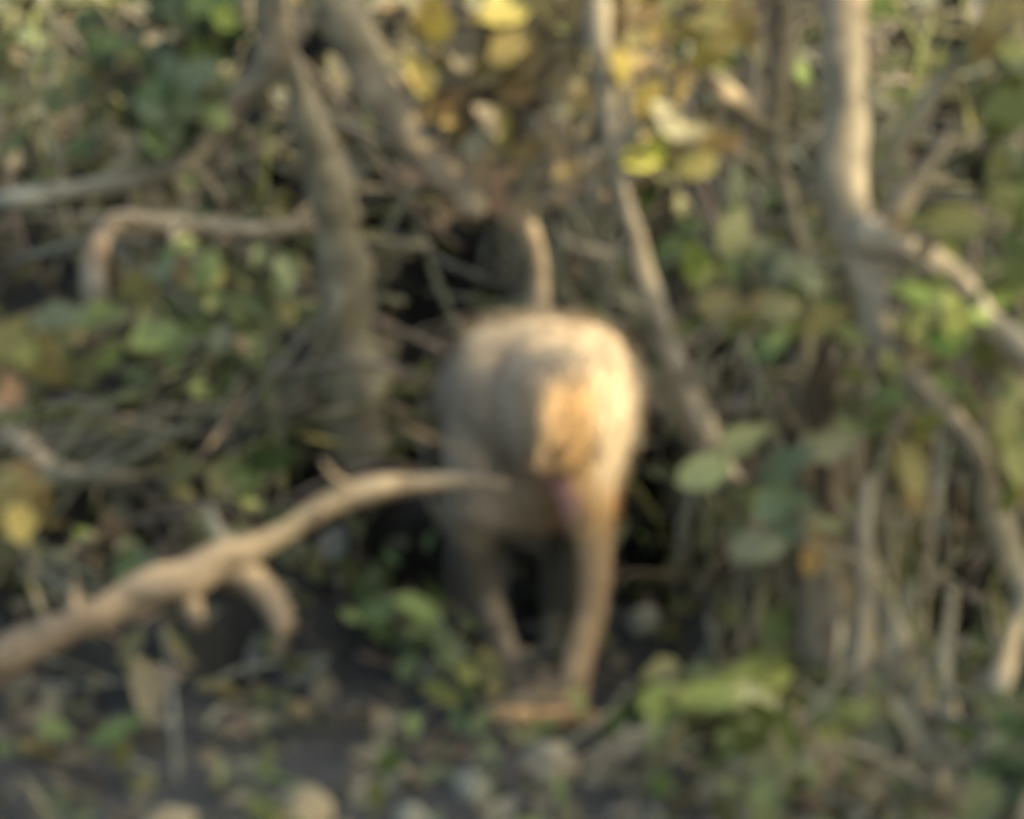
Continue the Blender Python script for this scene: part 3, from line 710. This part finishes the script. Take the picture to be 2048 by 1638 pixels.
plant('green_plant', 'small green plant with arching blades under the fallen branch', 'plant', (880, 1400), ((830, 1220), (900, 1290), (930, 1330)),
      [(835, 1215, 120, 150, 'green'), (860, 1255, 100, 130, 'deep'), (900, 1300, 110, 125, 'deep'), (925, 1335, 90, 120, 'moss'), (880, 1385, 95, 150, 'moss'), (760, 1220, 90, 20, 'green')], fill=((860, 1280, 45, 45, 12, ('green', 'deep'), 65),), y=-.02)
plant('green_plant', 'yellowing green plant at the left edge above the pale dead stick', 'plant', (60, 860), ((10, 690), (80, 720), (160, 740), (110, 640)),
      [(15, 680, 120, 60, 'mustard'), (55, 715, 110, 140, 'moss'), (90, 735, 90, 30, 'mustard'), (165, 745, 100, 60, 'olive'), (120, 635, 130, 10, 'bluegreen'), (180, 630, 80, 40, 'bright'), (20, 780, 90, 90, 'peach'), (230, 630, 70, 20, 'olive')],
      fill=((60, 710, 70, 40, 26, ('mustard', 'moss', 'olive', 'green'), 70),), y=.12)
plant('green_plant', 'mustard yellow plant at the left edge just above the end of the fallen branch', 'plant', (20, 1160), ((10, 1000), (60, 1040)),
      [(15, 1000, 120, 40, 'mustard'), (40, 1040, 100, 100, 'yellow'), (10, 960, 80, 20, 'mustard')], fill=((15, 1020, 40, 40, 20, ('mustard', 'moss', 'gold'), 75),), y=.02)
plant('fern', 'dark green leafy plant tucked below the grey bent stem', 'plant', (340, 330), ((330, 200), (380, 150), (300, 240)),
      [(340, 240, 120, 80, 'deep'), (370, 200, 110, 60, 'deep'), (310, 270, 100, 110, 'green'), (390, 150, 110, 40, 'bluegreen'), (300, 220, 80, 150, 'bluegreen')], fill=((340, 215, 48, 65, 60, ('deep', 'deep', 'green', 'bluegreen'), 80), (190, 140, 60, 60, 26, ('green', 'olive', 'deep'), 75)), y=.40, inpit=True)
plant('green_plant', 'green sprig hanging at the top left beside the grey bent stem', 'plant', (430, 110), ((420, 10), (380, 30)),
      [(430, 10, 110, 20, 'green'), (450, 35, 80, 330, 'bright'), (360, 30, 100, 120, 'deep'), (400, 0, 90, 60, 'green')], fill=((400, 25, 60, 40, 34, ('green', 'deep', 'deep'), 75),), y=.43, inpit=True)
plant('green_plant', 'grey-green plant in the shade between the sapling and the thickest trunk', 'plant', (1500, 640), ((1400, 540), (1470, 460), (1590, 545)),
      [(1395, 530, 110, 100, 'bright'), (1410, 560, 80, 60, 'moss'), (1470, 465, 120, 70, 'greygreen'), (1450, 490, 90, 120, 'bluegreen'), (1590, 540, 120, 20, 'greygreen'), (1620, 560, 90, 150, 'greygreen'), (1545, 520, 90, 40, 'bluegreen')],
      fill=((1480, 510, 60, 45, 18, ('green', 'bluegreen', 'olive'), 70),), y=.3)
plant('shrub', 'spreading olive shrub below the grey-green plant, over a dark hollow', 'shrub', (1680, 800), ((1450, 620), (1560, 630), (1680, 650), (1780, 780)),
      [(1440, 610, 120, 0, 'mustard'), (1560, 615, 120, 10, 'olive'), (1650, 640, 110, 20, 'mustard'), (1700, 670, 110, 330, 'moss'), (1790, 790, 120, 20, 'green'), (1860, 775, 100, 40, 'bright'), (1540, 690, 100, 40, 'green')],
      fill=((1580, 630, 110, 22, 40, ('olive', 'mustard', 'moss', 'green'), 75), (1800, 800, 60, 35, 22, ('green', 'moss', 'olive'), 75)), y=.2)
plant('green_plant', 'dense dark green plant in the bottom right corner', 'plant', (2040, 1640), ((2030, 1500), (2060, 1580)),
      [(2030, 1480, 110, 80, 'deep'), (2040, 1560, 120, 60, 'deep')], fill=((2040, 1560, 25, 60, 30, ('deep', 'green', 'deep'), 75),), y=-.35)
plant('green_plant', 'leafy olive green plant sprawling left of the broad brown trunk', 'plant', (430, 760), ((380, 560), (480, 620), (560, 550), (320, 660), (450, 700)),
      [(570, 545, 110, 80, 'deep'), (310, 670, 120, 20, 'green'), (350, 700, 90, 60, 'green'), (410, 540, 90, 60, 'green')],
      fill=((430, 610, 95, 70, 60, ('olive', 'green', 'green', 'brown', 'greygreen'), 75),), y=.32)
plant('green_plant', 'small green sprig in the gloom above the fallen branch', 'plant', (490, 990), ((470, 940), (540, 910)),
      [(480, 945, 120, 25, 'green'), (540, 915, 120, 30, 'deep'), (440, 960, 90, 60, 'olive')], fill=((500, 930, 45, 20, 10, ('green', 'deep'), 70),), y=.14)

# ------------------------------------------------------------------ single leaves and stones on the dark floor
def fallen(label, a, b, L, ang, k, curl=.3, w_=.6, lift=.012, up=.0):
    g, n_ = on_ground(a, b)
    r = R(ang); ln = L * MPP
    d = np.array((math.cos(r), 0, math.sin(r)))
    if up < .5: d = np.array((math.cos(r), math.sin(r) * 2.2, 0)); d = d - n_ * (d @ n_) * .8
    d = d / np.linalg.norm(d)
    base = g + n_ * lift - d * ln * .5
    if up >= .5: base = g + np.array((0, 0, .01)) if math.sin(r) > .2 else base
    nrm = n_ * (1 - up) + np.array((.3, -.9, .2)) * max(up, .35)
    mb = MB(); leaf(mb, base - np.asarray(base), d, nrm, ln, ln * w_, jit(C[k], .08), curl, .35)
    o = mb.build('fallen_leaf', M_LEAF); o.location = base
    return tag(o, label, 'leaf', 'single leaves fallen on the dark floor')
fallen('curled yellow-tan leaf standing upright in the dark at lower left', 315, 1455, 150, 100, 'tan', .35, .42, up=1)
fallen('dull yellow leaf tip just above the curled upright leaf', 285, 1345, 90, 150, 'mustard', .2, .6, up=.4)
fallen('small yellow leaf lying between two black hollows below the fork', 440, 1385, 120, 10, 'mustard', .2, .5)
fallen('mauve brown leaf beside the small yellow leaf below the fork', 520, 1390, 100, 20, 'brown', .2, .6)
fallen('olive yellow leaf on the ground in the lower left corner', 95, 1510, 130, 40, 'mustard', .2, .7)
fallen('brown leaf lying alone on the dark soil at bottom centre', 740, 1515, 110, 330, 'tan', .3, .6)
fallen('brown leaf right of the haunch in front of the dark hollow', 1340, 1015, 120, 350, 'rust', .2, .5)
fallen('gold-brown leaf right of the foot of the animal near the green plant', 1460, 1230, 120, 70, 'gold', .2, .6)
fallen('fresh green leaf standing out right of the shin of the animal', 1375, 1225, 130, 70, 'moss', .2, .5)
fallen('orange leaf at the bottom edge below the squat stump', 1640, 1615, 110, 60, 'rust', .1, .7)
fallen('grey-green leaf at the bottom edge below the mossy plant', 1470, 1615, 130, 15, 'greygreen', .2, .6)
fallen('small green leaf hanging under the fork of the fallen branch', 340, 1275, 100, 80, 'green', .2, .6)
def stone(label, a, b, wx, wy, k):
    g, n_ = on_ground(a, b + wy * .4)
    bm = bmesh.new(); bmesh.ops.create_icosphere(bm, subdivisions=3, radius=1)
    sd = rng.uniform(0, 40)
    for v in bm.verts:
        f = 1 + .32 * noise.noise(v.co * 1.3 + Vector((sd, 0, 0))) + .12 * noise.noise(v.co * 3.5 + Vector((sd, 3, 0)))
        v.co = Vector((v.co.x * wx * .5 * MPP * f, v.co.y * wx * .4 * MPP * f, v.co.z * wy * .62 * MPP * f))
    me = bpy.data.meshes.new('stone'); bm.to_mesh(me); bm.free()
    at = me.color_attributes.new('Col', 'FLOAT_COLOR', 'POINT')
    c = C[k]; at.data.foreach_set('color', [x for _ in me.vertices for x in (*c, 1)])
    me.materials.append(M_STONE); me.polygons.foreach_set('use_smooth', [True] * len(me.polygons))
    o = bpy.data.objects.new('stone', me); col.objects.link(o)
    o.location = g + np.array((0, 0, wy * .2 * MPP)); o.rotation_euler = (0, rng.uniform(-.2, .2), rng.uniform(0, 3))
    return tag(o, label, 'stone', 'pale stones on the dark floor')
stone('pale brown stone on the ground just below the foot of the animal', 1115, 1515, 125, 75, 'taupe')
stone('flat pale stone at the bottom edge left of centre', 600, 1600, 140, 80, 'tan')
stone('grey stone at bottom centre, left of the stone below the foot', 960, 1565, 95, 55, 'grey')
stone('low pale stone at the bottom edge near the lower left corner', 350, 1625, 130, 50, 'tan')
stone('dull grey stone at the bottom edge between two pale stones', 820, 1615, 80, 45, 'grey')
stone('small grey stone right of the shin of the animal on dark soil', 1300, 1225, 80, 55, 'grey')
stone('grey stone leaning on the base of the greyish dry stem', 1850, 1405, 70, 90, 'grey')
